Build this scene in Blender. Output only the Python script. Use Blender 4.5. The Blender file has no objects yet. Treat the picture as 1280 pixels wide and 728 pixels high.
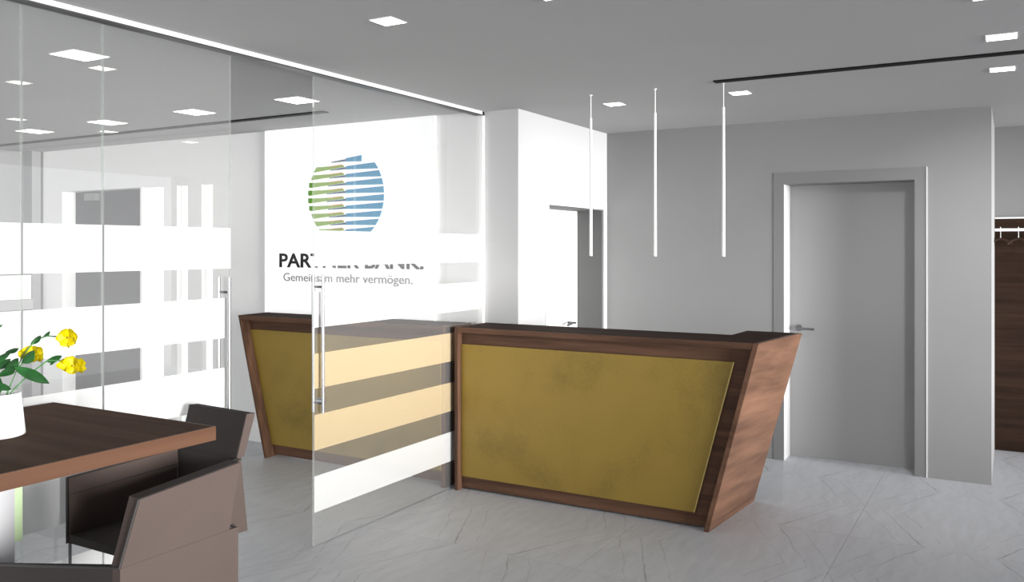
import bpy, bmesh, math, random
from mathutils import Vector, Matrix
random.seed(7)
S = bpy.context.scene
COL = S.collection
PI = math.pi

# ------------------------------------------------------------------ camera
# Horizontal camera, vertical shift keeps the walls upright. 1280x728, focal length 1082 px.
cd = bpy.data.cameras.new('camera')
cam = bpy.data.objects.new('camera', cd); COL.objects.link(cam)
cam.location = (0, 0, 1.6)
cam.rotation_euler = (PI/2, 0, math.radians(30))
cd.sensor_width = 36.0
cd.lens = 36.0*1082/1280
cd.shift_y = -54.0/1280
cd.clip_start = 0.05; cd.clip_end = 60
S.camera = cam

# ------------------------------------------------------------------ world, lights, exposure
w = bpy.data.worlds.new('world'); S.world = w; w.use_nodes = True
w.node_tree.nodes['Background'].inputs[0].default_value = (0.93, 0.95, 1.0, 1)
w.node_tree.nodes['Background'].inputs[1].default_value = 1.1

def area(name, loc, rot, sx, sy, power, col=(1, 1, 1)):
    l = bpy.data.lights.new(name, 'AREA'); l.shape = 'RECTANGLE'
    l.size = sx; l.size_y = sy; l.energy = power; l.color = col
    o = bpy.data.objects.new(name, l); COL.objects.link(o)
    o.location = loc; o.rotation_euler = rot
    return o
# low sun shining through the glazed right side, almost level, along -X
sl = bpy.data.lights.new('low_sun', 'SUN'); sl.energy = 9.0; sl.angle = math.radians(24); sl.color = (1, .99, .985)
so = bpy.data.objects.new('low_sun', sl); COL.objects.link(so)
so.location = (8, 2, 2)
so.rotation_euler = Vector((-1, .20, -.012)).to_track_quat('-Z', 'Y').to_euler()
# fill lights added behind the viewer to brighten the walls, shining along +Y
area('fill_rear_left', (-5.9, -2.42, 1.40), (PI/2, 0, 0), 4.6, 2.0, 110)
area('fill_rear_right', (-0.2, -2.42, 1.40), (PI/2, 0, 0), 5.0, 2.0, 15)

vs = S.view_settings
vs.view_transform = 'Standard'; vs.look = 'None'; vs.gamma = 1.0
vs.use_curve_mapping = False
vs.exposure = 0.0

# ------------------------------------------------------------------ materials
def newmat(name):
    m = bpy.data.materials.new(name); m.use_nodes = True
    return m, m.node_tree, m.node_tree.nodes['Principled BSDF']

def plain(name, col, rough=0.5, metal=0.0, spec=0.5, vary=0.0, scale=8):
    m, t, p = newmat(name)
    p.inputs['Base Color'].default_value = (*col, 1)
    p.inputs['Roughness'].default_value = rough
    p.inputs['Metallic'].default_value = metal
    p.inputs['Specular IOR Level'].default_value = spec
    if vary:
        tc = t.nodes.new('ShaderNodeTexCoord'); n = t.nodes.new('ShaderNodeTexNoise')
        n.inputs['Scale'].default_value = scale; n.inputs['Detail'].default_value = 6
        t.links.new(tc.outputs['Object'], n.inputs['Vector'])
        r = t.nodes.new('ShaderNodeValToRGB')
        r.color_ramp.elements[0].position = 0.3; r.color_ramp.elements[1].position = 0.7
        r.color_ramp.elements[0].color = (*[c*(1-vary) for c in col], 1)
        r.color_ramp.elements[1].color = (*[min(1, c*(1+vary)) for c in col], 1)
        t.links.new(n.outputs['Fac'], r.inputs['Fac']); t.links.new(r.outputs['Color'], p.inputs['Base Color'])
    return m

def emit(name, col, s):
    m, t, p = newmat(name)
    p.inputs['Base Color'].default_value = (*col, 1)
    p.inputs['Emission Color'].default_value = (*col, 1)
    p.inputs['Emission Strength'].default_value = s
    return m

def wood(name, dark, light, axis='X', scale=1.0, rough=0.45):
    """walnut: bands of grain stretched along one axis"""
    m, t, p = newmat(name); N = t.nodes; L = t.links
    tc = N.new('ShaderNodeTexCoord'); mp = N.new('ShaderNodeMapping')
    k = {'X': (0.8, 14, 14), 'Y': (14, 0.8, 14), 'Z': (14, 14, 0.8)}[axis]
    mp.inputs['Scale'].default_value = [v*scale for v in k]
    L.new(tc.outputs['Object'], mp.inputs['Vector'])
    n1 = N.new('ShaderNodeTexNoise'); n1.inputs['Scale'].default_value = 1.0
    n1.inputs['Detail'].default_value = 8; n1.inputs['Roughness'].default_value = 0.62
    n1.inputs['Distortion'].default_value = 0.35
    L.new(mp.outputs[0], n1.inputs['Vector'])
    n2 = N.new('ShaderNodeTexNoise'); n2.inputs['Scale'].default_value = 4.5
    n2.inputs['Detail'].default_value = 4
    L.new(mp.outputs[0], n2.inputs['Vector'])
    mx = N.new('ShaderNodeMath'); mx.operation = 'MULTIPLY_ADD'
    mx.inputs[1].default_value = 0.28
    L.new(n2.outputs['Fac'], mx.inputs[0]); L.new(n1.outputs['Fac'], mx.inputs[2])
    r = N.new('ShaderNodeValToRGB')
    r.color_ramp.elements[0].position = 0.42; r.color_ramp.elements[1].position = 0.86
    r.color_ramp.elements[0].color = (*dark, 1); r.color_ramp.elements[1].color = (*light, 1)
    L.new(mx.outputs[0], r.inputs['Fac']); L.new(r.outputs['Color'], p.inputs['Base Color'])
    p.inputs['Roughness'].default_value = rough
    p.inputs['Specular IOR Level'].default_value = 0.10
    b = N.new('ShaderNodeBump'); b.inputs['Strength'].default_value = 0.05
    L.new(mx.outputs[0], b.inputs['Height']); L.new(b.outputs[0], p.inputs['Normal'])
    return m

def glass_like(name, tint, haze, hazecol, fres=True):
    """clear or filmed pane: straight-through transmission, Fresnel mirror, a little white scatter"""
    m = bpy.data.materials.new(name); m.use_nodes = True
    t = m.node_tree; N = t.nodes; L = t.links; N.clear()
    out = N.new('ShaderNodeOutputMaterial')
    tr = N.new('ShaderNodeBsdfTransparent'); tr.inputs[0].default_value = (*tint, 1)
    df = N.new('ShaderNodeBsdfDiffuse'); df.inputs[0].default_value = (*hazecol, 1)
    m1 = N.new('ShaderNodeMixShader'); m1.inputs[0].default_value = haze
    L.new(tr.outputs[0], m1.inputs[1])
    if fres: L.new(df.outputs[0], m1.inputs[2])
    else:
        tl = N.new('ShaderNodeBsdfTranslucent'); tl.inputs[0].default_value = (*hazecol, 1)
        mt = N.new('ShaderNodeMixShader'); mt.inputs[0].default_value = .35
        L.new(df.outputs[0], mt.inputs[1]); L.new(tl.outputs[0], mt.inputs[2]); L.new(mt.outputs[0], m1.inputs[2])
    if fres:
        gl = N.new('ShaderNodeBsdfGlossy'); gl.inputs['Roughness'].default_value = 0.0
        fr = N.new('ShaderNodeFresnel'); fr.inputs[0].default_value = 1.5
        geo = N.new('ShaderNodeNewGeometry')
        inv = N.new('ShaderNodeMath'); inv.operation = 'SUBTRACT'; inv.inputs[0].default_value = 1
        L.new(geo.outputs['Backfacing'], inv.inputs[1])
        mul = N.new('ShaderNodeMath'); mul.operation = 'MULTIPLY'
        L.new(fr.outputs[0], mul.inputs[0]); L.new(inv.outputs[0], mul.inputs[1])
        m2 = N.new('ShaderNodeMixShader')
        sc = N.new('ShaderNodeMath'); sc.operation = 'MULTIPLY'; sc.inputs[1].default_value = 3.0
        L.new(mul.outputs[0], sc.inputs[0])
        L.new(sc.outputs[0], m2.inputs[0]); L.new(m1.outputs[0], m2.inputs[1]); L.new(gl.outputs[0], m2.inputs[2])
        L.new(m2.outputs[0], out.inputs[0])
    else:
        L.new(m1.outputs[0], out.inputs[0])
    return m

def floor_mat():
    """grey stained boards, book-matched in a faint lozenge figure on every tile"""
    m, t, p = newmat('grey_tile'); N = t.nodes; L = t.links
    def mth(op, a, b=None, c=None):
        n = N.new('ShaderNodeMath'); n.operation = op
        for i, v in enumerate((a, b, c)):
            if v is None: continue
            if isinstance(v, (int, float)): n.inputs[i].default_value = v
            else: L.new(v, n.inputs[i])
        return n.outputs[0]
    tc = N.new('ShaderNodeTexCoord'); sp = N.new('ShaderNodeSeparateXYZ')
    L.new(tc.outputs['Object'], sp.inputs[0])
    ax = mth('ABSOLUTE', sp.outputs[0])
    cb = N.new('ShaderNodeCombineXYZ'); L.new(ax, cb.inputs[0]); L.new(sp.outputs[1], cb.inputs[1])
    nz = N.new('ShaderNodeTexNoise'); nz.inputs['Scale'].default_value = 3.2; nz.inputs['Detail'].default_value = 3
    L.new(cb.outputs[0], nz.inputs['Vector'])
    d = mth('ADD', mth('DIVIDE', ax, 0.46), mth('DIVIDE', mth('ABSOLUTE', sp.outputs[1]), 0.92))
    d = mth('ADD', d, mth('MULTIPLY', mth('SUBTRACT', nz.outputs['Fac'], 0.5), 0.22))
    def line(c, wd, s):
        return mth('MULTIPLY', mth('LESS_THAN', mth('ABSOLUTE', mth('SUBTRACT', d, c)), wd), s)
    ln = mth('ADD', mth('ADD', line(1.0, .011, .42), line(.72, .008, .26)), line(1.26, .009, .22))
    # broken lines
    nb = N.new('ShaderNodeTexNoise'); nb.inputs['Scale'].default_value = 5
    L.new(cb.outputs[0], nb.inputs['Vector'])
    ln = mth('MULTIPLY', ln, mth('MULTIPLY', mth('SUBTRACT', nb.outputs['Fac'], 0.30), 2.6))
    mp = N.new('ShaderNodeMapping'); mp.inputs['Scale'].default_value = (7, 1.6, 1)
    mp.inputs['Rotation'].default_value = (0, 0, 0.42)
    L.new(cb.outputs[0], mp.inputs['Vector'])
    gr = N.new('ShaderNodeTexNoise'); gr.inputs['Scale'].default_value = 2.4
    gr.inputs['Detail'].default_value = 9; gr.inputs['Roughness'].default_value = .6
    gr.inputs['Distortion'].default_value = .8
    L.new(mp.outputs[0], gr.inputs['Vector'])
    g = mth('ADD', 0.80, mth('MULTIPLY', gr.outputs['Fac'], 0.40))
    g = mth('MULTIPLY', g, mth('SUBTRACT', 1.0, ln))
    cc = N.new('ShaderNodeCombineXYZ')
    L.new(mth('MULTIPLY', g, FLOOR[0]), cc.inputs[0]); L.new(mth('MULTIPLY', g, FLOOR[1]), cc.inputs[1])
    L.new(mth('MULTIPLY', g, FLOOR[2]), cc.inputs[2])
    L.new(cc.outputs[0], p.inputs['Base Color'])
    p.inputs['Roughness'].default_value = 0.42
    p.inputs['Specular IOR Level'].default_value = 0.35
    return m

def gold_mat():
    m, t, p = newmat('brushed_gold_leaf'); N = t.nodes; L = t.links
    tc = N.new('ShaderNodeTexCoord')
    a = N.new('ShaderNodeTexNoise'); a.inputs['Scale'].default_value = 1.7; a.inputs['Detail'].default_value = 4
    b = N.new('ShaderNodeTexNoise'); b.inputs['Scale'].default_value = 150; b.inputs['Detail'].default_value = 2
    v = N.new('ShaderNodeTexNoise'); v.inputs['Scale'].default_value = 5.5; v.inputs['Detail'].default_value = 8
    for n in (a, b, v): L.new(tc.outputs['Object'], n.inputs['Vector'])
    m1 = N.new('ShaderNodeMath'); m1.operation = 'MULTIPLY_ADD'; m1.inputs[1].default_value = .55
    L.new(b.outputs['Fac'], m1.inputs[0]); L.new(a.outputs['Fac'], m1.inputs[2])
    m2 = N.new('ShaderNodeMath'); m2.operation = 'MULTIPLY_ADD'; m2.inputs[1].default_value = .5
    L.new(v.outputs['Fac'], m2.inputs[0]); L.new(m1.outputs[0], m2.inputs[2])
    r = N.new('ShaderNodeValToRGB')
    r.color_ramp.elements[0].position = 0.70; r.color_ramp.elements[1].position = 1.30
    r.color_ramp.elements[0].color = (*[c*.82 for c in GOLD], 1); r.color_ramp.elements[1].color = (*[c*1.22 for c in GOLD], 1)
    L.new(m2.outputs[0], r.inputs['Fac']); L.new(r.outputs['Color'], p.inputs['Base Color'])
    p.inputs['Roughness'].default_value = 0.5; p.inputs['Metallic'].default_value = 0.25
    bp = N.new('ShaderNodeBump'); bp.inputs['Strength'].default_value = .15; bp.inputs['Distance'].default_value = .002
    L.new(b.outputs['Fac'], bp.inputs['Height']); L.new(bp.outputs[0], p.inputs['Normal'])
    return m

FLOOR = (0.50, 0.512, 0.538)
GOLD = (0.215, 0.143, 0.024)
W_D, W_L = (0.047, 0.025, 0.0165), (0.138, 0.073, 0.046)
M = dict(
    white_wall=plain('white_plaster', (0.84, 0.84, 0.83), .8, spec=.2),
    grey_wall=plain('grey_plaster', (0.275, 0.275, 0.275), .8, spec=.15, vary=.02, scale=2),
    ceiling=plain('grey_ceiling', (0.465, 0.465, 0.465), .9, spec=.1, vary=.015, scale=1.5),
    frame=plain('grey_frame', (0.215, 0.215, 0.215), .5, spec=.3),
    lining=plain('sunlit_lining', (.55, .55, .55), .5, spec=.3),  # paler frame colour: sunlight on the door reveal is painted in
    steel_dull=plain('dull_steel', (.22, .22, .23), .4, .8),
    pier=plain('pier_plaster', (.52, .52, .52), .8, spec=.1),
    shade_grey=plain('dark_shade_grey', (.11, .11, .11), .6, spec=.2),  # dark grey painted where jamb, soffit and corner gap lie in shade
    wood_top=wood('shaded_walnut_top', (0.018, 0.0095, 0.0065), (0.045, 0.025, 0.017), 'X', 1.0, .9),  # walnut copy darkened: shade on the counter tops is in the colour
    door=plain('grey_door', (0.37, 0.37, 0.37), .5, spec=.3),
    dark_door=plain('dark_grey_door', (0.035, 0.035, 0.035), .6, spec=.15),
    white=plain('white_lacquer', (0.86, 0.86, 0.85), .4),
    logo_board=emit('glowing_white_board', (0.95, 0.95, 0.95), 0.45),  # glow added to bring the board up to full white
    slot=emit('glowing_white_pane', (0.96, 0.96, 0.95), 0.55),  # glow added to whiten the wall niches, no lamp behind
    wood_x=wood('walnut_along_x', W_D, W_L, 'X'),
    wood_y=wood('sunlit_walnut_along_y', [c*1.3 for c in W_D], [c*1.3 for c in W_L], 'Y', .55),  # walnut copy brightened: sun on the end panel is in the colour
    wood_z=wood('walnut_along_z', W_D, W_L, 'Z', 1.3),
    wood_table=wood('shaded_walnut_table', (0.045, 0.024, 0.015), (0.085, 0.050, 0.034), 'X', .8, .9),  # table top's shade is mixed into this darker walnut
    wood_edge=wood('lit_walnut_table_edge', (0.075, 0.036, 0.021), (0.105, 0.053, 0.032), 'Y', .8, .5),  # lighter walnut with the light on the table edge painted in
    wood_dark=wood('dark_walnut_panel', (0.016, 0.0085, 0.0055), (0.047, 0.026, 0.017), 'X', 1.0, .7),
    gold=gold_mat(), lit_gold_edge=plain('lit_gold_edge', (.55, .42, .14), .35, .3),  # edge gold brightened to paint the light on the panel's side
    tile=floor_mat(), screed=plain('dark_joint', (.30, .31, .33), .9),
    glass=glass_like('clear_glass', (.985, .99, .985), .046, (.9, .9, .9)),
    film=glass_like('white_frosted_film', (1, 1, 1), .44, (.82, .82, .81), False),
    film_gold_tint=glass_like('gold_tinted_film', (1, 1, .97), .34, (.76, .62, .41), False),  # glow of the gold front behind is painted into the film colour
    glass_edge=glass_like('polished_glass_edge', (.97, .98, .97), .15, (.85, .88, .86), False),
    green_edge=plain('green_glass_edge', (.66, .84, .50), .2),
    steel=plain('brushed_steel', (.36, .36, .37), .3, .9),
    dark_steel=plain('dark_steel', (.10, .10, .105), .4, .6),
    black=plain('black_slot', (.012, .012, .012), .6, spec=.1),
    lamp=emit('downlight_panel', (1, .97, .88), 9),
    lamp_big=emit('ceiling_panel', (1, .98, .90), 6),
    pendant=plain('pale_pendant', (.93, .93, .91), .35),
    taupe=plain('taupe_leather', (.080, .060, .053), .7, spec=.1, vary=.03, scale=5),
    seat=plain('taupe_in_shade', (.050, .043, .041), .8, spec=.1),  # same taupe darkened in colour for faces turned from the sun
    back_in_shade=plain('taupe_back_in_shade', (.032, .028, .027), .8, spec=.1),  # taupe again, with the backrest's shade put into the colour
    piping=plain('black_piping', (.02, .018, .017), .6),
    grey_panel=plain('pale_grey_laminate', (.55, .55, .56), .5),
    text=plain('black_lettering', (.01, .01, .012), .5),
    text_grey=plain('grey_lettering', (.25, .25, .26), .5),
    green=plain('logo_green', (.25, .45, .02), .5), green_dk=plain('logo_dark_green', (.12, .30, .03), .5),
    orange=plain('logo_orange', (.65, .32, .05), .5), blue=plain('logo_blue', (.003, .30, .56), .5),
    blue_dk=plain('logo_dark_blue', (.006, .08, .18), .5),
    leaf=plain('leaf_green', (.030, .15, .035), .45, vary=.3, scale=25),
    stem=plain('stem_green', (.06, .20, .06), .5),
    petal=plain('yellow_petal', (.85, .72, .0), .5, vary=.08, scale=30),
    pistil=plain('flower_centre', (.35, .22, .01), .6),
    ceramic=plain('white_ceramic', (.9, .9, .9), .25),
)

# ------------------------------------------------------------------ helpers
def box(bm, x0, x1, y0, y1, z0, z1):
    vs_ = [bm.verts.new((x, y, z)) for z in (z0, z1) for x, y in ((x0, y0), (x1, y0), (x1, y1), (x0, y1))]
    for f in ((3, 2, 1, 0), (4, 5, 6, 7), (0, 1, 5, 4), (1, 2, 6, 5), (2, 3, 7, 6), (3, 0, 4, 7)):
        bm.faces.new([vs_[i] for i in f])

def hexa(bm, p):
    """8 points: bottom ring 0-3, top ring 4-7"""
    v = [bm.verts.new(q) for q in p]
    for f in ((3, 2, 1, 0), (4, 5, 6, 7), (0, 1, 5, 4), (1, 2, 6, 5), (2, 3, 7, 6), (3, 0, 4, 7)):
        bm.faces.new([v[i] for i in f])

def prism(bm, pts, off):
    """polygon pts (3D) pushed along off"""
    off = Vector(off)
    a = [bm.verts.new(p) for p in pts]; b = [bm.verts.new(Vector(p)+off) for p in pts]
    bm.faces.new(a[::-1]); bm.faces.new(b)
    n = len(a)
    for i in range(n): bm.faces.new((a[i], a[(i+1) % n], b[(i+1) % n], b[i]))

def tube(bm, pts, r, n=12, r1=None):
    """round bar through points"""
    pts = [Vector(p) for p in pts]; rings = []
    for i, p in enumerate(pts):
        d = (pts[min(i+1, len(pts)-1)]-pts[max(i-1, 0)]).normalized()
        up = Vector((0, 0, 1)) if abs(d.z) < .9 else Vector((1, 0, 0))
        a = d.cross(up).normalized(); b = d.cross(a)
        rr = r if r1 is None else r+(r1-r)*i/(len(pts)-1)
        rings.append([bm.verts.new(p+(a*math.cos(2*PI*k/n)+b*math.sin(2*PI*k/n))*rr) for k in range(n)])
    for q in range(len(rings)-1):
        for k in range(n):
            bm.faces.new((rings[q][k], rings[q][(k+1) % n], rings[q+1][(k+1) % n], rings[q+1][k]))
    bm.faces.new(rings[0][::-1]); bm.faces.new(rings[-1])

def obj(name, bm, mat, parent=None, bevel=0.0, smooth=False):
    bmesh.ops.recalc_face_normals(bm, faces=bm.faces)
    me = bpy.data.meshes.new(name); bm.to_mesh(me); bm.free()
    o = bpy.data.objects.new(name, me); COL.objects.link(o)
    me.materials.append(mat)
    if smooth:
        for p in me.polygons: p.use_smooth = True
    if parent:
        o.parent = parent
        o.location = -Vector(parent.get('_o', (0, 0, 0)))
    if bevel:
        b = o.modifiers.new('bevel', 'BEVEL'); b.width = bevel; b.segments = 2; b.limit_method = 'ANGLE'
    return o

def tag(o, label, cat, group=None):
    o['label'] = label; o['category'] = cat
    if group: o['group'] = group
    return o

def thing(name, label, cat, loc, group=None):
    o = bpy.data.objects.new(name, None); COL.objects.link(o)
    o.location = loc; o.empty_display_size = .1
    ORIG[o.name] = Vector(loc)
    return tag(o, label, cat, group)
ORIG = {}
def part(name, bm, mat, parent, **k):
    """a mesh given in room coordinates, parented to a thing standing at its base point"""
    o = obj(name, bm, mat, None, **k)
    o.parent = parent
    off = ORIG.get(parent.name)
    if off is not None: o.data.transform(Matrix.Translation(-off))
    ORIG[o.name] = off if off is not None else Vector((0, 0, 0))
    return o
def B(*boxes):
    bm = bmesh.new()
    for b in boxes: box(bm, *b)
    return bm
def struct(name, bm, mat, label, parent=None, **k):
    o = obj(name, bm, mat, None, **k)
    if parent: o.parent = parent
    else:
        o['kind'] = 'structure'; o['label'] = label
    ORIG[o.name] = Vector((0, 0, 0))
    return o

H = 2.555
# ------------------------------------------------------------------ room shell
fl = struct('floor', B((-8.9, 3.5, -2.8, 8.2, -.15, -.02)), M['screed'], 'grey figured tile floor')
bm = B((-.5491, .5491, -.5991, .5991, -.02, 0.0))
tile0 = obj('floor_tile', bm, M['tile'])
first = True
for i in range(-7, 4):
    for j in range(-6, 3):
        cx = -0.785+1.1*(i+.5); cy = 5.095+1.2*(j+.5)
        if cy < -2.3 or cx < -8.5: continue
        t = tile0 if first else tile0.copy()
        if not first: COL.objects.link(t)
        first = False
        t.location = (cx, cy, 0); t.parent = fl
struct('ceiling', B((-8.9, 3.5, -2.8, 8.2, H, H+.15)), M['ceiling'], 'plain mid grey ceiling')

# back wall of the right-hand zone, with the opening of door_1
BY = 6.66
struct('wall_back', B((-3.2, -1.485, BY, BY+.26, 0, H), (-.588, -.118, BY, BY+.26, 0, H),
                      (-1.485, -.588, BY, BY+.26, 2.08, H), (-.34, -.118, BY+.26, 7.87, 0, H)),
       M['grey_wall'], 'grey back wall with the closed door')
d1 = struct('door_1', B((-1.485, -.588, BY+.20, BY+.24, 0, 2.08)), M['door'], 'flush grey door in the grey back wall')
bm = B((-1.560, -1.4855, BY-.0035, BY-.0003, 0, 2.0805), (-.5875, -.515, BY-.0035, BY-.0003, 0, 2.0805), (-1.560, -.515, BY-.0035, BY-.0003, 2.081, 2.164))
struct('door_frame', bm, M['frame'], '', d1)
struct('frame_lit_edge', B((-.5145, -.509, BY-.006, BY-.0003, 0, 2.166)), M['white'], '', d1)  # white strip painted as the sunlit outer edge of the frame
struct('door_lining', B((-1.4845, -1.4815, BY-.0030, BY+.198, 0, 2.0795)), M['lining'], '', d1)
struct('door_lining', B((-.5915, -.5885, BY-.0030, BY+.198, 0, 2.0765)), M['frame'], '', d1)
struct('door_lining', B((-1.481, -.5885, BY-.0030, BY+.198, 2.0768, 2.0795)), M['frame'], '', d1)
bm = bmesh.new()
tube(bm, [(-1.415, BY+.205, .985), (-1.415, BY+.15, .985)], .010)
tube(bm, [(-1.418, BY+.15, .985), (-1.36, BY+.145, .985), (-1.295, BY+.15, .982)], .009)
tube(bm, [(-1.415, BY+.20, .985), (-1.415, BY+.19, .985)], .024, 20)
o = struct('door_handle', bm, M['steel_dull'], '', d1, smooth=False)

# white cross wall running away from the pier, with the opening of door_2
struct('wall_pier', B((-3.2, -2.93, 5.16, 5.594, 0, H), (-3.2, -2.93, 6.585, BY, 0, H),
                      (-3.2, -2.93, 5.594, 6.585, 1.916, H)),
       M['pier'], 'white cross wall ending in a pier at the glass partition')
d2 = struct('door_2', B((-3.198, -3.16, 5.60, 6.58, 0, 1.915)), M['white'], 'white door leaf set deep in the white cross wall')
struct('door_frame', B((-2.9295, -2.918, 5.548, 5.594, 0, 1.915), (-2.9295, -2.918, 6.585, 6.63, 0, 1.915),
                       (-2.9295, -2.918, 5.548, 6.63, 1.9155, 1.958)), M['white'], '', d2)
struct('door_lining', B((-3.159, -2.932, 6.566, 6.5845, 0, 1.9155), (-3.159, -2.932, 5.5945, 6.5655, 1.905, 1.9155)), M['shade_grey'], '', d2)  # dark sheets laid over jamb and soffit for their shade
bm = bmesh.new()
tube(bm, [(-3.16, 6.40, .985), (-3.10, 6.40, .985)], .010)
tube(bm, [(-3.10, 6.41, .985), (-3.09, 6.34, .990), (-3.10, 6.27, .975)], .010)
struct('door_handle', bm, M['dark_steel'], '', d2)

# corridor end wall and outer shell
struct('wall_corridor', B((-.34, 3.35, 7.87, 8.05, 0, H)), M['grey_wall'], 'grey wall behind the wardrobe')
struct('wall_right', B((3.2, 3.35, -2.6, -.6, 0, H), (3.351, 3.45, 7.80, 8.05, 0, H)), M['white_wall'],
       'white wall piers either side of the full-height opening on the right')
struct('wall_rear', B((-8.7, -8.2, -2.65, -2.5, 0, H), (-3.6, -2.7, -2.65, -2.5, 0, H), (2.3, 3.3, -2.65, -2.5, 0, H),
                      (-8.2, -3.6, -2.65, -2.5, 0, .38), (-8.2, -3.6, -2.65, -2.5, 2.42, H),
                      (-2.7, 2.3, -2.65, -2.5, 0, .38), (-2.7, 2.3, -2.65, -2.5, 2.42, H)), M['white_wall'],
       'white wall behind the viewer with two openings for the added fill lights')
struct('wall_left', B((-8.70, -8.53, -2.6, 5.35, 0, H), (-8.53, -8.36, 5.02, 5.35, 0, H)), M['grey_wall'],
       'light grey left wall with a pilaster in the corner')

struct('shade_strip_1', B((-8.359, -8.35, 5.112, 5.129, 0, H)), M['shade_grey'], 'thin dark strip painted as the gap shadow beside the pilaster')  # dark strip put in for the shadow of the corner gap
# logo wall behind the glass, with door_3 and three slim niches given a white glow
LY = 5.13
slots = [(-6.845, -6.545), (-6.37, -6.23), (-6.055, -5.915)]
segs = [(-8.36, -8.04)]
prev = -6.87
for a, b in slots:
    segs.append((prev, a)); prev = b
segs.append((prev, -3.2))
bm = bmesh.new()
for a, b in segs: box(bm, a, b, LY, LY+.18, 0, H)
box(bm, -8.04, -6.87, LY, LY+.18, 2.148, H)
for a, b in slots: box(bm, a, b, LY, LY+.18, 2.147, H)
struct('wall_logo', bm, M['white_wall'], 'white wall carrying the logo board')
d3 = struct('door_3', B((-8.04, -6.87, LY+.14, LY+.18, 0, 2.148)), M['dark_door'], 'dark grey door behind the glass partition')
struct('door_closer', B((-7.83, -7.66, LY+.09, LY+.14, 2.06, 2.13)), M['frame'], '', d3)
for k, (a, b) in enumerate(slots):
    wn = struct('niche_%d' % (k+1), B((a, b, LY+.05, LY+.07, 0, 2.147)), M['slot'], 'added white glow in a slim window in the white wall')  # glowing pane added to make the niche bright

# logo board, standing proud of the wall
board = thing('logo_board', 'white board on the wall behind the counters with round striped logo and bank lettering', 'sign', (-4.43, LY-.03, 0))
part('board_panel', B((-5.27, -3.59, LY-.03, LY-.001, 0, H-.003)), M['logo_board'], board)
FY = LY-.0305
# round logo: ten rows of wedges, green from the left, blue from the right
cx, cz, R = -4.414, 2.0, .372
def wedge(name, x0, x1, zt0, zb0, zt1, zb1, mat, y=FY):
    bm = bmesh.new()
    # outer ends follow the round outline
    def rim(x, z, out):
        return cx+out*math.sqrt(max(R*R-(z-cz)**2, .004)) if out else x
    l_ = -1 if x0 < cx-.20 and name in ('green_stripe',) else 0
    r_ = 1 if name == 'blue_stripe' and zt0 < 2.25 else 0
    prism(bm, [(rim(x0, zb0, l_), y, zb0), (rim(x1, zb1, r_), y, zb1), (rim(x1, zt1, r_), y, zt1), (rim(x0, zt0, l_), y, zt0)], (0, -.004, 0))
    return part(name, bm, mat, board)
for k in range(10):
    zc = 1.727+.0605*k
    dz = zc-cz
    hw = math.sqrt(max(R*R-dz*dz, .02))
    if k == 9: hw *= .62
    xl, xr = cx-hw, cx+hw
    xm = cx+.005
    # blue: thin at the centre, thick at the right edge, rising to the right
    sl = hw*.10
    wedge('blue_stripe', xm, xr-.01*(k % 3), zc+.014, zc-.011, zc+.030, zc-.017, M['blue'])
    if k < 9:
        wedge('green_stripe', xl, xm-.02, zc+.018, zc-.021, zc+.020, zc+.008, M['green'])
        wedge('orange_stripe', cx-.16, xm-.03, zc+.019, zc+.013, zc+.028, zc+.020, M['orange'], FY-.0042)
    wedge('tail_stripe', cx-.19+.012*abs(k-4.5), xm, zc-.008, zc-.014, zc+.006, zc-.010, M['blue_dk'], FY-.0042)
    if 3 <= k <= 6:
        wedge('left_tip', xl-.004, xl+.035, zc+.020, zc-.016, zc+.020, zc-.016, M['green_dk'], FY-.0042)

def text(name, s, x0, x1, z0, height, mat, parent, y, extr=.003, offset=0.0):
    c = bpy.data.curves.new(name, 'FONT'); c.body = s; c.size = 1; c.extrude = 0; c.offset = offset
    c.resolution_u = 3
    to = bpy.data.objects.new(name+'_tmp', c); COL.objects.link(to)
    bpy.context.view_layer.update()
    me = bpy.data.meshes.new_from_object(to.evaluated_get(bpy.context.evaluated_depsgraph_get()))
    bpy.data.objects.remove(to); bpy.data.curves.remove(c)
    xs = [v.co.x for v in me.vertices]; ys = [v.co.y for v in me.vertices]
    cap = .729 if True else max(ys)
    sx = (x1-x0)/(max(xs)-min(xs)); sz = height/cap; mx = min(xs)
    bm = bmesh.new(); bm.from_mesh(me); bm.verts.ensure_lookup_table()
    # split into words at the wide gaps
    seen = set(); isl = []
    for v in bm.verts:
        if v.index in seen: continue
        st = [v]; seen.add(v.index); lo = hi = v.co.x; ids = []
        while st:
            q = st.pop(); ids.append(q.index); lo = min(lo, q.co.x); hi = max(hi, q.co.x)
            for e_ in q.link_edges:
                o_ = e_.other_vert(q)
                if o_.index not in seen: seen.add(o_.index); st.append(o_)
        isl.append((lo, hi, ids))
    bm.free(); isl.sort(); words = []; end = -9
    for lo, hi, ids in isl:
        if lo-end > .17: words.append([])
        words[-1] += ids; end = max(end, hi)
    res = []
    for wd in words:
        keep = set(wd)
        bm = bmesh.new(); bm.from_mesh(me); bm.verts.ensure_lookup_table()
        bmesh.ops.delete(bm, geom=[v for v in bm.verts if v.index not in keep], context='VERTS')
        r = bmesh.ops.extrude_face_region(bm, geom=bm.faces[:])
        for v in r['geom']:
            if isinstance(v, bmesh.types.BMVert): v.co.z -= 1
        for v in bm.verts:
            X, Y, Z = v.co
            v.co = (x0+(X-mx)*sx, y-extr if Z > -.5 else y, z0+Y*sz)
        res.append(part(name, bm, mat, parent))
    bpy.data.meshes.remove(me)
    return res
for o_, l_ in zip(text('word_lettering', 'PARTNER BANK.', -5.105, -3.68, 1.447, .112, M['text'], board, FY, offset=.022),
                  ('black capitals PARTNER', 'black capitals BANK with a full stop')): o_['label'] = l_
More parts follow.
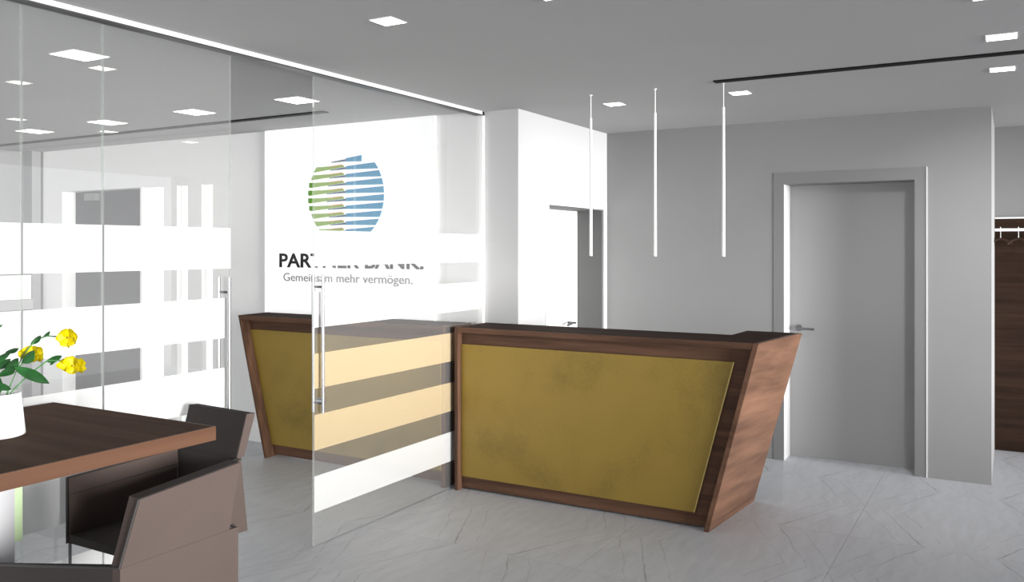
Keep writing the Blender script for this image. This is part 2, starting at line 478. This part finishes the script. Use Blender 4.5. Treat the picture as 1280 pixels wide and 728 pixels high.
for o_, l_ in zip(text('slogan_lettering', 'Gemeinsam mehr vermögen.', -5.06, -3.78, 1.335, .068, M['text_grey'], board, FY),
                  ('thin grey word Gemeinsam', 'thin grey word mehr', 'thin grey word vermögen')): o_['label'] = l_

# ------------------------------------------------------------------ glass partition
GX = -3.23
rail = thing('glass_rail', 'slim white ceiling rail with black seal above the glass partition', 'rail', (GX, 2, 2.53))
part('rail_profile', B((GX-.03, GX+.03, -2.5, 5.158, 2.532, H-.001)), M['white'], rail)
part('rubber_seal', B((GX-.022, GX+.031, -2.5, 5.158, 2.525, 2.532)), M['dark_steel'], rail)

bands = [(.184, .378), (.516, .706), (.846, 1.034), (1.173, 1.363), (1.502, 1.694)]
def pane(root, y0, y1, gold_tint=False, off=0.0):
    x0, x1 = GX-.005+off, GX+.005+off
    part('glass_pane', B((x0, x1, y0, y1, .006, 2.517)), M['glass'], root)
    for ye in (y0, y1):
        part('polished_edge', B((x0-.0005, x1+.0005, ye-.001, ye+.001, .006, 2.517)), M['glass_edge'], root)
    for k, (a, b) in enumerate(bands):
        mt = M['film_gold_tint'] if gold_tint and k in (1, 2) else M['film']
        part('frosted_band', B((x1+.0006, x1+.0014, y0+.002, y1-.002, a, b)), mt, root)
def pulls(root, y, z0, z1):
    for s in (-1, 1):
        bm = bmesh.new()
        tube(bm, [(GX+s*.035, y, z0), (GX+s*.035, y, z1)], .0085, 16)
        part('pull_handle', bm, M['steel'], root, smooth=False)
    for z in (z1-.07, z0+.05):
        bm = bmesh.new(); tube(bm, [(GX-.035, y, z), (GX+.035, y, z)], .006)
        part('handle_bolt', bm, M['dark_steel'], root)
for y0, y1, lb in ((-2.48, 1.894, 'fixed clear glass panel with frosted stripes behind the flower vase'),
                   (1.900, 2.231, 'narrow fixed clear glass panel with frosted stripes left of the sliding door')):
    g = thing('glass_partition', lb, 'glass partition', (GX, (y0+y1)/2, 0))
    pane(g, y0, y1)
g = thing('glass_door', 'striped glass sliding door with steel pulls behind the dark table', 'glass door', (GX, 2.57, 0))
pane(g, 2.237, 2.903); pulls(g, 2.868, .72, 1.46)
g = thing('glass_door', 'striped glass sliding door with tall steel pulls in front of the logo board', 'glass door', (GX, 4.3, 0))
pane(g, 3.472, 5.155, True); pulls(g, 3.51, .715, 1.46)
bm = bmesh.new()
tube(bm, [(GX-.012, 3.522, .775), (GX+.03, 3.522, .775)], .016, 20)
part('lock_cylinder', bm, M['steel'], g)

# ------------------------------------------------------------------ reception counters
def counter(mir, label, inner):
    """counter with a slanted end panel; mir maps the modelled x to room x"""
    f = (lambda x: x) if not mir else (lambda x: -6.40-x)
    xi = inner
    root = thing('reception_counter', label, 'counter', ((f(-1.475)+xi)/2, 4.76, 0), 'reception counters either side of the glass partition')
    s = -1 if mir else 1     # outward direction of the slanted end
    def P(x, y, z): return (f(x), y, z)
    # slanted end panel
    bm = bmesh.new(); th = .028
    b0, b1, t0, t1 = (-1.475, 4.76, 0), (-1.41, 5.50, 0), (-1.195, 4.76, 1.0775), (-1.112, 5.48, 1.0775)
    q = lambda p: (p[0]-th, p[1], p[2])
    hexa(bm, [P(*q(b0)), P(*b0), P(*b1), P(*q(b1)), P(*q(t0)), P(*t0), P(*t1), P(*q(t1))])
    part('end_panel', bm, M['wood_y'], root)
    # upright post at the inner end
    xa, xb = sorted((xi, xi+s*.022))
    part('side_post', B((xa, xb, 4.76, 5.158, 0, 1.0775)), M['wood_z'], root)
    # counter top: L shaped
    bm = bmesh.new(); zt = 1.0765; zb = 1.0420
    e = lambda z, y: -1.475+.28*z/1.0775+(y-4.76)*(.088+.027*z/1.0775)-th-.0005
    ring = [(e(zt, 4.766), 4.766), (e(zt, 5.478), 5.478), (-1.447, 5.478), (-1.457, 5.17)]
    pts = [P(x, y, zt) for x, y in ring]+[(xi+s*.0225, 5.158, zt), (xi+s*.0225, 4.766, zt)]
    ringb = [(e(zb, 4.766), 4.766), (e(zb, 5.478), 5.478), (-1.447, 5.478), (-1.457, 5.17)]
    ptsb = [P(x, y, zb) for x, y in ringb]+[(xi+s*.0225, 5.158, zb), (xi+s*.0225, 4.766, zb)]
    a = [bm.verts.new(p) for p in pts]; b = [bm.verts.new(p) for p in ptsb]
    bm.faces.new(a); bm.faces.new(b[::-1])
    for i in range(6): bm.faces.new((a[i], a[(i+1) % 6], b[(i+1) % 6], b[i]))
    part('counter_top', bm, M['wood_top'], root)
    bm = bmesh.new()
    prism(bm, [P(e(zb, 4.762), 4.7615, zb), P(e(zt, 4.762), 4.7615, zt), (xi+s*.0225, 4.7615, zt), (xi+s*.0225, 4.7615, zb)], (0, .004, 0))
    part('top_edge', bm, M['wood_x'], root)
    # recessed front board, trapezoid
    bm = bmesh.new(); y = 4.812; xin = xi+s*.0225
    prism(bm, [P(e(.012, y), y, .012), P(e(1.0415, y), y, 1.0415), (xin, y, 1.0415), (xin, y, .012)], (0, .02, 0))
    part('front_board', bm, M['wood_x'], root)
    # gold panel on the front board
    g = lambda z: -1.575+(z-.088)*.2615
    y = 4.8115
    bm = bmesh.new()
    prism(bm, [P(g(.088), y, .088), P(g(.962), y, .962), (xin+s*.002, y, .962), (xin+s*.002, y, .088)], (0, -.010, 0))
    part('gold_panel', bm, M['gold'], root)
    bm = bmesh.new()
    prism(bm, [P(g(.088)+.0005, y, .088), P(g(.088)+.007, y, .088), P(g(.962)+.007, y, .962), P(g(.962)+.0005, y, .962)], (0, -.0125, 0))
    part('gold_lit_strip', bm, M['lit_gold_edge'], root)
    # working side: inner board and lower desk top
    bm = bmesh.new()
    xs = (-2.92, -1.62)
    part('inner_board', B((xin, -1.60, 5.14, 5.158, .012, 1.0415)), M['wood_x'], root)
    part('desk_top', B((xs[0], xs[1], 5.159, 5.62, .72, .75)), M['wood_x'], root)
    return root
counter(False, 'walnut reception counter with gold front and slanting right end before the grey wall', -3.185)
# the left counter stands against the logo wall, so its return is short
def counter_left():
    f = lambda x: -6.40-x
    xi = -3.272
    root = thing('reception_counter', 'walnut reception counter with gold front and slanting left end under the logo board', 'counter', (-4.1, 4.76, 0), 'reception counters either side of the glass partition')
    th = .018; Y1 = 5.095
    bm = bmesh.new()
    hexa(bm, [(-4.925, 4.76, 0), (-4.925+th, 4.76, 0), (-4.945+th, Y1, 0), (-4.945, Y1, 0),
              (-5.205, 4.76, 1.0775), (-5.205+th, 4.76, 1.0775), (-5.235+th, Y1, 1.0775), (-5.235, Y1, 1.0775)])
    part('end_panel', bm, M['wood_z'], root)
    part('side_post', B((xi-.022, xi, 4.76, Y1, 0, 1.0775)), M['wood_z'], root)
    def e(z, y): return -4.925-.28*z/1.0775-(y-4.76)*(.06+.03*z/1.0775)+th+.0005
    bm = bmesh.new(); zt, zb = 1.0765, 1.042; xr = xi-.0225
    hexa(bm, [(e(zb, 4.766), 4.766, zb), (xr, 4.766, zb), (xr, Y1, zb), (e(zb, Y1), Y1, zb),
              (e(zt, 4.766), 4.766, zt), (xr, 4.766, zt), (xr, Y1, zt), (e(zt, Y1), Y1, zt)])
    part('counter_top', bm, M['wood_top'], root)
    bm = bmesh.new()
    prism(bm, [(e(zb, 4.762), 4.7615, zb), (e(zt, 4.762), 4.7615, zt), (xr, 4.7615, zt), (xr, 4.7615, zb)], (0, .004, 0))
    part('top_edge', bm, M['wood_x'], root)
    y = 4.855; bm = bmesh.new()
    prism(bm, [(e(.012, y), y, .012), (e(1.0415, y), y, 1.0415), (xr, y, 1.0415), (xr, y, .012)], (0, .02, 0))
    part('front_board', bm, M['wood_x'], root)
    y = 4.8545; bm = bmesh.new()
    prism(bm, [(e(.088, y)+.003, y, .088), (e(.962, y)+.003, y, .962), (xr-.06, y, .962), (xr-.06, y, .088)], (0, -.010, 0))
    part('gold_panel', bm, M['gold'], root)
    part('gold_lit_strip', B((xr-.0595, xr-.053, y-.0125, y, .088, .962)), M['lit_gold_edge'], root)
counter_left()

# ------------------------------------------------------------------ ceiling fittings
def downlight(x, y, s, label, big=False, group='square downlights in the ceiling'):
    t = thing('downlight', label, 'ceiling light', (x, y, H), group)
    h = s/2
    part('light_trim', B((x-h-.004, x+h+.004, y-h-.004, y-h, H-.004, H-.0005), (x-h-.004, x+h+.004, y+h, y+h+.004, H-.004, H-.0005),
                         (x-h-.004, x-h, y-h, y+h, H-.004, H-.0005), (x+h, x+h+.004, y-h, y+h, H-.004, H-.0005)), M['white'], t)
    part('light_diffuser', B((x-h, x+h, y-h, y+h, H-.003, H-.0005)), M['lamp_big' if big else 'lamp'], t)
for x, y, s, lb in ((-2.271, 2.89, .105, 'square downlight nearest the viewer, right of the white glass rail'),
                    (-2.282, 5.311, .11, 'small square downlight between the two left pendants near the white wall'),
                    (-1.448, 5.314, .11, 'small square downlight just right of the right-hand pendant'),
                    (-.04, 4.488, .12, 'square downlight at the right edge, in front of the black ceiling slot'),
                    (-.043, 5.302, .115, 'square downlight at the right edge, behind the black ceiling slot'),
                    (-1.5, 2.897, .105, 'square downlight beside the camera side of the ceiling, seen mirrored in the glass'),
                    (-.07, 3.719, .115, 'square downlight above the viewer at right, seen mirrored in the glass')):
    downlight(x, y, s, lb)
# the rear right downlight is tilted to wash the wall
bl = area('downlight_beam', (-.04, 5.302, H-.03), (math.radians(36), 0, 0), .11, .11, 8, (1, .99, .97))
bl.data.spread = math.radians(105)
for x, y, s, lb in ((-3.995, 2.64, .19, 'large square ceiling light through the left glass, nearest the viewer'),
                    (-3.995, 4.145, .20, 'large square ceiling light in the gap between the two glass doors'),
                    (-4.97, 4.150, .20, 'large square ceiling light left of the gap, second of the row behind the glass'),
                    (-5.955, 4.160, .20, 'large square ceiling light, third from the gap in the row behind the glass'),
                    (-6.92, 4.177, .20, 'large square ceiling light farthest left in the row behind the glass')):
    downlight(x, y, s, lb, True, 'square ceiling lights in the room behind the glass')
tr = obj('ceiling_track', B((-1.475, 3.1, 4.845, 4.905, H-.008, H-.0005)), M['black'])
tag(tr, 'thin black ceiling track running from the right-hand pendant to the right edge', 'track')
tr = obj('ceiling_track', B((-8.3, -4.15, 4.555, 4.615, H-.008, H-.0005)), M['black'])
tag(tr, 'thin black ceiling track above the room behind the glass', 'track')
for x, lb in ((-2.275, 'slim white tube pendant at left, hanging before the white door opening'),
              (-1.852, 'slim white tube pendant in the middle of the three above the counter'),
              (-1.437, 'slim white tube pendant at right, hanging from the end of the black track')):
    y = 4.925
    t = thing('pendant_lamp', lb, 'pendant lamp', (x, y, H), 'tube pendants above the right counter')
    zt = H if x < -1.5 else H
    bm = bmesh.new(); tube(bm, [(x, y, 2.405), (x, y, zt-.001)], .0028, 10); part('cable', bm, M['pendant'], t)
    bm = bmesh.new(); tube(bm, [(x, y, 2.41), (x, y, 1.9), (x, y, 1.55)], .0075, 18, .0098); part('lamp_tube', bm, M['pendant'], t, smooth=False)
    bm = bmesh.new(); tube(bm, [(x, y, zt-.006), (x, y, zt-.0005)], .010, 16); part('ceiling_rose', bm, M['pendant'], t)

# ------------------------------------------------------------------ wardrobe at the corridor wall
wr = thing('wardrobe_panel', 'dark walnut coat panel with white rail in the corridor at the right edge', 'wardrobe', (1.0, 7.85, 0))
for k in range(6):
    x0 = -.116+.55*k
    part('wood_board', B((x0, x0+.547, 7.845, 7.868, .004, 1.828)), M['wood_dark'], wr)
part('top_trim', B((-.116, 3.18, 7.835, 7.868, 1.829, 1.842)), M['white'], wr)
part('coat_rail', B((-.116, 3.18, 7.69, 7.715, 1.728, 1.750)), M['white'], wr)
for x in (-.1, 1.2, 2.8):
    part('rail_bracket', B((x, x+.02, 7.715, 7.845, 1.730, 1.748)), M['white'], wr)
def hanger(x, label):
    t = thing('coat_hanger', label, 'coat hanger', (x, 7.70, 1.75), 'coat hangers on the white rail')
    c = math.cos(.95); s_ = math.sin(.95)
    bm = bmesh.new()
    pts = []
    for k in range(9):
        a = PI*(-.15+1.15*k/8)
        pts.append((x, 7.7025+.024*math.cos(a), 1.738+.022*math.sin(a)))
    tube(bm, [(x, 7.7025, 1.668), (x, 7.7025, 1.69), (x, 7.722, 1.712)]+pts, .003, 8)
    part('hook', bm, M['white'], t)
    bm = bmesh.new()
    L_ = [(-.13, -.038), (-.09, -.016), (-.04, -.002), (0, .004), (.04, -.002), (.09, -.016), (.13, -.038)]
    tube(bm, [(x+a*c, 7.7025+a*s_, 1.664+b) for a, b in L_], .010, 10)
    part('hanger_bar', bm, M['wood_dark'], t)
hanger(-.075, 'wooden coat hanger on the white rail, right beside the wall edge')
hanger(.045, 'wooden coat hanger on the white rail, second from the wall edge')
hanger(.165, 'wooden coat hanger on the white rail, third from the wall edge')

# white panel added as a solid stand-in for a reflection in the glass
wb = thing('reflection_panel', 'low white panel with grey strip, added for a reflection at the far left', 'board', (-8.33, 4.4, .98))
part('reflection_face', B((-8.345, -8.32, 3.4, 4.99, 1.10, 1.335)), M['white'], wb)
part('reflection_strip', B((-8.345, -8.29, 3.4, 4.99, 1.0, 1.098)), M['door'], wb)
for y in (3.4, 4.8): part('panel_support', B((-8.529, -8.3455, y, y+.1, 1.0, 1.33)), M['door'], wb)

# ------------------------------------------------------------------ table
TZ = 1.005
tb = thing('meeting_table', 'dark walnut table with edge coloured as lit and flowers on it, front left', 'table', (-2.75, 1.1, 0))
part('table_top', B((-3.195, -2.304, -.1, 2.000, TZ-.046, TZ)), M['wood_table'], tb)
part('edge_band', B((-2.304, -2.298, -.1, 2.006, TZ-.046, TZ), (-3.199, -2.304, 2.000, 2.006, TZ-.046, TZ)), M['wood_edge'], tb)
part('table_leg', B((-3.0, -2.93, .25, 1.70, 0, TZ-.0465)), M['grey_panel'], tb)
part('glass_fin', B((-2.995, -2.935, 1.701, 1.730, .60, TZ-.0465)), M['green_edge'], tb)

# ------------------------------------------------------------------ armchairs
ca = thing('armchair', 'taupe box armchair at the right-hand end of the table, dark seat and back visible', 'chair', (-2.98, 2.3, 0), 'taupe armchairs at the walnut table')
bm = bmesh.new()
XO = -2.78
prism(bm, [(XO, 2.0155, .4495), (XO, 2.596, .410), (XO, 2.561, .7165), (XO, 2.076, .672)], (-.036, 0, 0))
part('armrest', bm, M['taupe'], ca, bevel=.004)
bm = bmesh.new()
prism(bm, [(-3.171, 2.055, .4505), (-3.171, 2.557, .440), (-3.171, 2.557, .7165), (-3.171, 2.050, .704)], (-.018, 0, 0))
part('armrest', bm, M['taupe'], ca)
bm = bmesh.new()
tube(bm, [(-3.1705, 2.053, .640), (-3.1705, 2.555, .652)], .0014, 6); part('seam', bm, M['piping'], ca)
bm = bmesh.new()
tube(bm, [(-3.181, 2.050, .705), (-3.181, 2.556, .7175)], .0035, 8); tube(bm, [(-3.181, 2.049, .4505), (-3.181, 2.049, .705)], .004, 8)
part('piping', bm, M['piping'], ca)
bm = bmesh.new()
tube(bm, [(-2.800, 2.012, .4495), (-2.800, 2.073, .674), (-2.800, 2.561, .7185)], .0035, 8)
part('piping', bm, M['piping'], ca)
# seat slab and cushion
part('seat', B((-3.1705, -2.817, 2.055, 2.556, .4505, .484)), M['seat'], ca)
# lower back and reclined upper back
part('lower_back', B((-3.1705, -2.817, 2.557, 2.594, .42, .7165)), M['seat'], ca)
bm = bmesh.new()
hexa(bm, [(-3.165, 2.558, .717), (-2.812, 2.558, .717), (-2.812, 2.600, .717), (-3.165, 2.600, .717),
          (-3.165, 2.615, .904), (-2.812, 2.615, .896), (-2.812, 2.662, .892), (-3.165, 2.662, .900)])
part('backrest', bm, M['back_in_shade'], ca)
bm = bmesh.new()
prism(bm, [(-2.8115, 2.560, .7175), (-2.8115, 2.600, .7175), (-2.8115, 2.662, .892), (-2.8115, 2.616, .895)], (.004, 0, 0))
o = part('back_lit_edge', bm, M['taupe'], ca);  # lighter taupe sliver painted as the lit side of the backrest
part('pull_tab', B((-2.779, -2.776, 2.487, 2.520, .452, .461)), M['piping'], ca)
for x, y in ((-3.178, 2.06), (-2.80, 2.06), (-3.15, 2.50), (-2.83, 2.50)):
    bm = bmesh.new(); tube(bm, [(x, y, 0), (x, y, .449 if y < 2.3 else .43)], .006, 10); part('leg', bm, M['dark_steel'], ca)

cb = thing('armchair', 'taupe box armchair nearest the viewer, its back turned, cut off by the bottom edge', 'chair', (-2.48, 1.77, 0), 'taupe armchairs at the walnut table')
part('lower_back', B((-2.200, -2.166, 1.553, 1.981, .37, .6975)), M['taupe'], cb)
bm = bmesh.new()
hexa(bm, [(-2.208, 1.555, .698), (-2.166, 1.555, .698), (-2.166, 1.945, .698), (-2.208, 1.945, .698),
          (-2.176, 1.590, .892), (-2.130, 1.590, .889), (-2.140, 1.966, .912), (-2.186, 1.966, .915)])
part('backrest', bm, M['taupe'], cb)
bm = bmesh.new()
hexa(bm, [(-2.2095, 1.557, .699), (-2.2085, 1.557, .699), (-2.2085, 1.943, .699), (-2.2095, 1.943, .699),
          (-2.178, 1.591, .893), (-2.133, 1.592, .891), (-2.143, 1.964, .914), (-2.188, 1.964, .916)])
part('back_lining', bm, M['seat'], cb)
bm = bmesh.new(); tube(bm, [(-2.168, 1.5515, .699), (-2.134, 1.588, .890)], .0035, 8); part('piping', bm, M['piping'], cb)
for y0, xf, zf in ((1.553, -2.80, .592), (1.953, -2.68, .60)):
    bm = bmesh.new()
    prism(bm, [(-2.2005, y0, .40), (-2.2005, y0, .6965), (xf, y0, zf), (xf, y0, .40)], (0, .028, 0))
    part('armrest', bm, M['seat'], cb)
    bm = bmesh.new(); tube(bm, [(-2.170, y0+.002, .6995), (xf, y0+.002, zf+.0015)], .0042, 8); part('piping', bm, M['piping'], cb)
part('seat', B((-2.69, -2.2005, 1.5815, 1.9525, .42, .484)), M['seat'], cb, bevel=.004)
for x, y in ((-2.67, 1.60), (-2.67, 1.93), (-2.22, 1.60), (-2.22, 1.93)):
    bm = bmesh.new(); tube(bm, [(x, y, 0), (x, y, .4195)], .006, 10); part('leg', bm, M['dark_steel'], cb)

# ------------------------------------------------------------------ vase and flowers
VX, VY = -2.775, 1.555
bm = bmesh.new(); n = 40; rings = []
prof = [(0, 0), (.070, 0), (.079, .004), (.0785, .012), (.066, .132), (.0655, .136), (.062, .134), (.062, .125), (.070, .02), (0, .016)]
for r, z in prof:
    if r == 0: rings.append([bm.verts.new((VX, VY, TZ+z))])
    else: rings.append([bm.verts.new((VX+r*math.cos(2*PI*k/n), VY+r*math.sin(2*PI*k/n), TZ+z)) for k in range(n)])
for a, b in zip(rings, rings[1:]):
    for k in range(n):
        k2 = (k+1) % n
        if len(a) == 1: bm.faces.new((a[0], b[k2], b[k]))
        elif len(b) == 1: bm.faces.new((a[k], a[k2], b[0]))
        else: bm.faces.new((a[k], a[k2], b[k2], b[k]))
v_ = obj('flower_vase', bm, M['ceramic'], smooth=True)
tag(v_, 'round white flared vase at the left edge of the dark table', 'vase')

RT = Vector((.866, .5, 0)); FW = Vector((-.5, .866, 0)); UP = Vector((0, 0, 1))
C0 = Vector((VX, VY, TZ+.128))
def L3(r, u, f=0.0): return C0+RT*r+UP*u+FW*f
def leaf_bm(a, b, wd, tilt=0.5, droop=.1):
    """pointed leaf from a to b with a fold along the midrib"""
    bm = bmesh.new(); a = Vector(a); b = Vector(b); d = b-a; L_ = d.length; d.normalize()
    side = d.cross(FW).normalized()*math.cos(tilt)+FW*math.sin(tilt)
    nrm = side.cross(d).normalized(); N_ = 9; rows = []
    for k in range(N_+1):
        s = k/N_; ww = wd*(math.sin(PI*s**.8))**.9 if 0 < s < 1 else 0
        c = a+d*L_*s+nrm*(math.sin(PI*s)*L_*droop)
        if ww < 1e-5: rows.append([bm.verts.new(c)])
        else: rows.append([bm.verts.new(c+side*ww+nrm*ww*.3), bm.verts.new(c), bm.verts.new(c-side*ww+nrm*ww*.3)])
    for p, q in zip(rows, rows[1:]):
        if len(p) == 1: bm.faces.new((p[0], q[0], q[1])); bm.faces.new((p[0], q[1], q[2]))
        elif len(q) == 1: bm.faces.new((p[0], q[0], p[1])); bm.faces.new((p[1], q[0], p[2]))
        else:
            bm.faces.new((p[0], q[0], q[1], p[1])); bm.faces.new((p[1], q[1], q[2], p[2]))
    r = bmesh.ops.solidify(bm, geom=bm.faces[:], thickness=.0008)
    return bm
def bloom(parent, c, rad, seed, wide=1.0, flat=.8):
    rnd = random.Random(seed)
    for k in range(6):
        a = 2*PI*k/6+rnd.uniform(-.2, .2)
        dirv = RT*math.cos(a)*wide+UP*math.sin(a)*flat-FW*.35
        ln_ = dirv.length; dirv.normalize()
        side = dirv.cross(FW).normalized()
        bm = bmesh.new(); rr = rad*rnd.uniform(.85, 1.12)
        grid = []
        for i in range(6):
            s = i/5; row = []
            for j in range(5):
                t = (j-2)/2
                wv = rr*.62*math.sin(PI*(.12+.80*s))**.7
                p = c+dirv*rr*s*ln_+side*wv*t+FW*(-.25*rr*(s**2)+.15*rr*t*t)+FW*rnd.uniform(-.12, .12)*rr+UP*rnd.uniform(-.07, .07)*rr+RT*rnd.uniform(-.07, .07)*rr
                row.append(bm.verts.new(p))
            grid.append(row)
        for i in range(5):
            for j in range(4):
                bm.faces.new((grid[i][j], grid[i+1][j], grid[i+1][j+1], grid[i][j+1]))
        bmesh.ops.solidify(bm, geom=bm.faces[:], thickness=.0010)
        part('petal', bm, M['petal'], parent, smooth=True)
    bm = bmesh.new(); bmesh.ops.create_icosphere(bm, subdivisions=2, radius=rad*.11, matrix=Matrix.Translation(c-FW*rad*.22))
    part('flower_centre', bm, M['pistil'], parent, smooth=True)
def flower(label, head, rad, path, leaves, seed):
    t = thing('yellow_flower', label, 'flower', L3(0, -.12), 'yellow flowers in the white vase')
    bm = bmesh.new(); tube(bm, path+[head], .0022, 8); part('stem', bm, M['stem'], t)
    bloom(t, Vector(head), rad, seed, 1.0 if seed == 3 else 1.22, .8 if seed == 3 else .58)
    for a, b, wd, ti in leaves: part('leaf', leaf_bm(a, b, wd, ti), M['leaf'], t)
px = .00253
def Q(x, y, f=0.0): return L3((x+3)*px, (494-y)*px, f)
flower('yellow flower highest on the right, on a long thin stem', Q(91, 421, -.02), .032,
       [L3(0, -.11), Q(10, 488), Q(28, 445), Q(45, 424), Q(62, 419, -.01)],
       [(Q(38, 430), Q(56, 418, -.02), .009, .1), (Q(54, 421), Q(65, 413, -.01), .006, .2), (Q(2, 441, .02), Q(24, 435, .0), .008, .3)], 3)
flower('wide yellow flower low on the right, above the table corner', Q(91, 457, .01), .036,
       [L3(.01, -.11), Q(14, 490), Q(36, 468), Q(60, 450), Q(74, 450)],
       [(Q(58, 452), Q(78, 444), .010, .1), (Q(62, 456), Q(70, 446), .006, .5),
        (Q(24, 457, -.03), Q(73, 476, -.05), .017, .25), (Q(26, 460, -.03), Q(0, 470, -.02), .013, .3)], 5)
flower('yellow flower half hidden by a leaf, just above the vase', Q(37, 443, .02), .034,
       [L3(-.01, -.11), Q(12, 485), Q(22, 460)],
       [(Q(34, 452, -.03), Q(50, 436, -.03), .017, .2), (Q(10, 462, -.02), Q(28, 446, -.02), .018, .3),
        (Q(-6, 460, 0), Q(14, 448, 0), .013, .2), (Q(-4, 478, -.03), Q(24, 484, -.04), .011, .2)], 8)
flower('yellow flower at the very left edge of the picture above the vase', Q(-14, 430, .0), .032,
       [L3(-.02, -.11), Q(0, 480), Q(-6, 450)],
       [(Q(-8, 492, -.02), Q(8, 470, -.03), .020, .2), (Q(6, 492, -.03), Q(-4, 466, -.04), .016, .1),
        (Q(-12, 410, 0), Q(4, 406, 0), .006, .1), (Q(-18, 455, 0), Q(16, 437, .0), .012, .4)], 11)
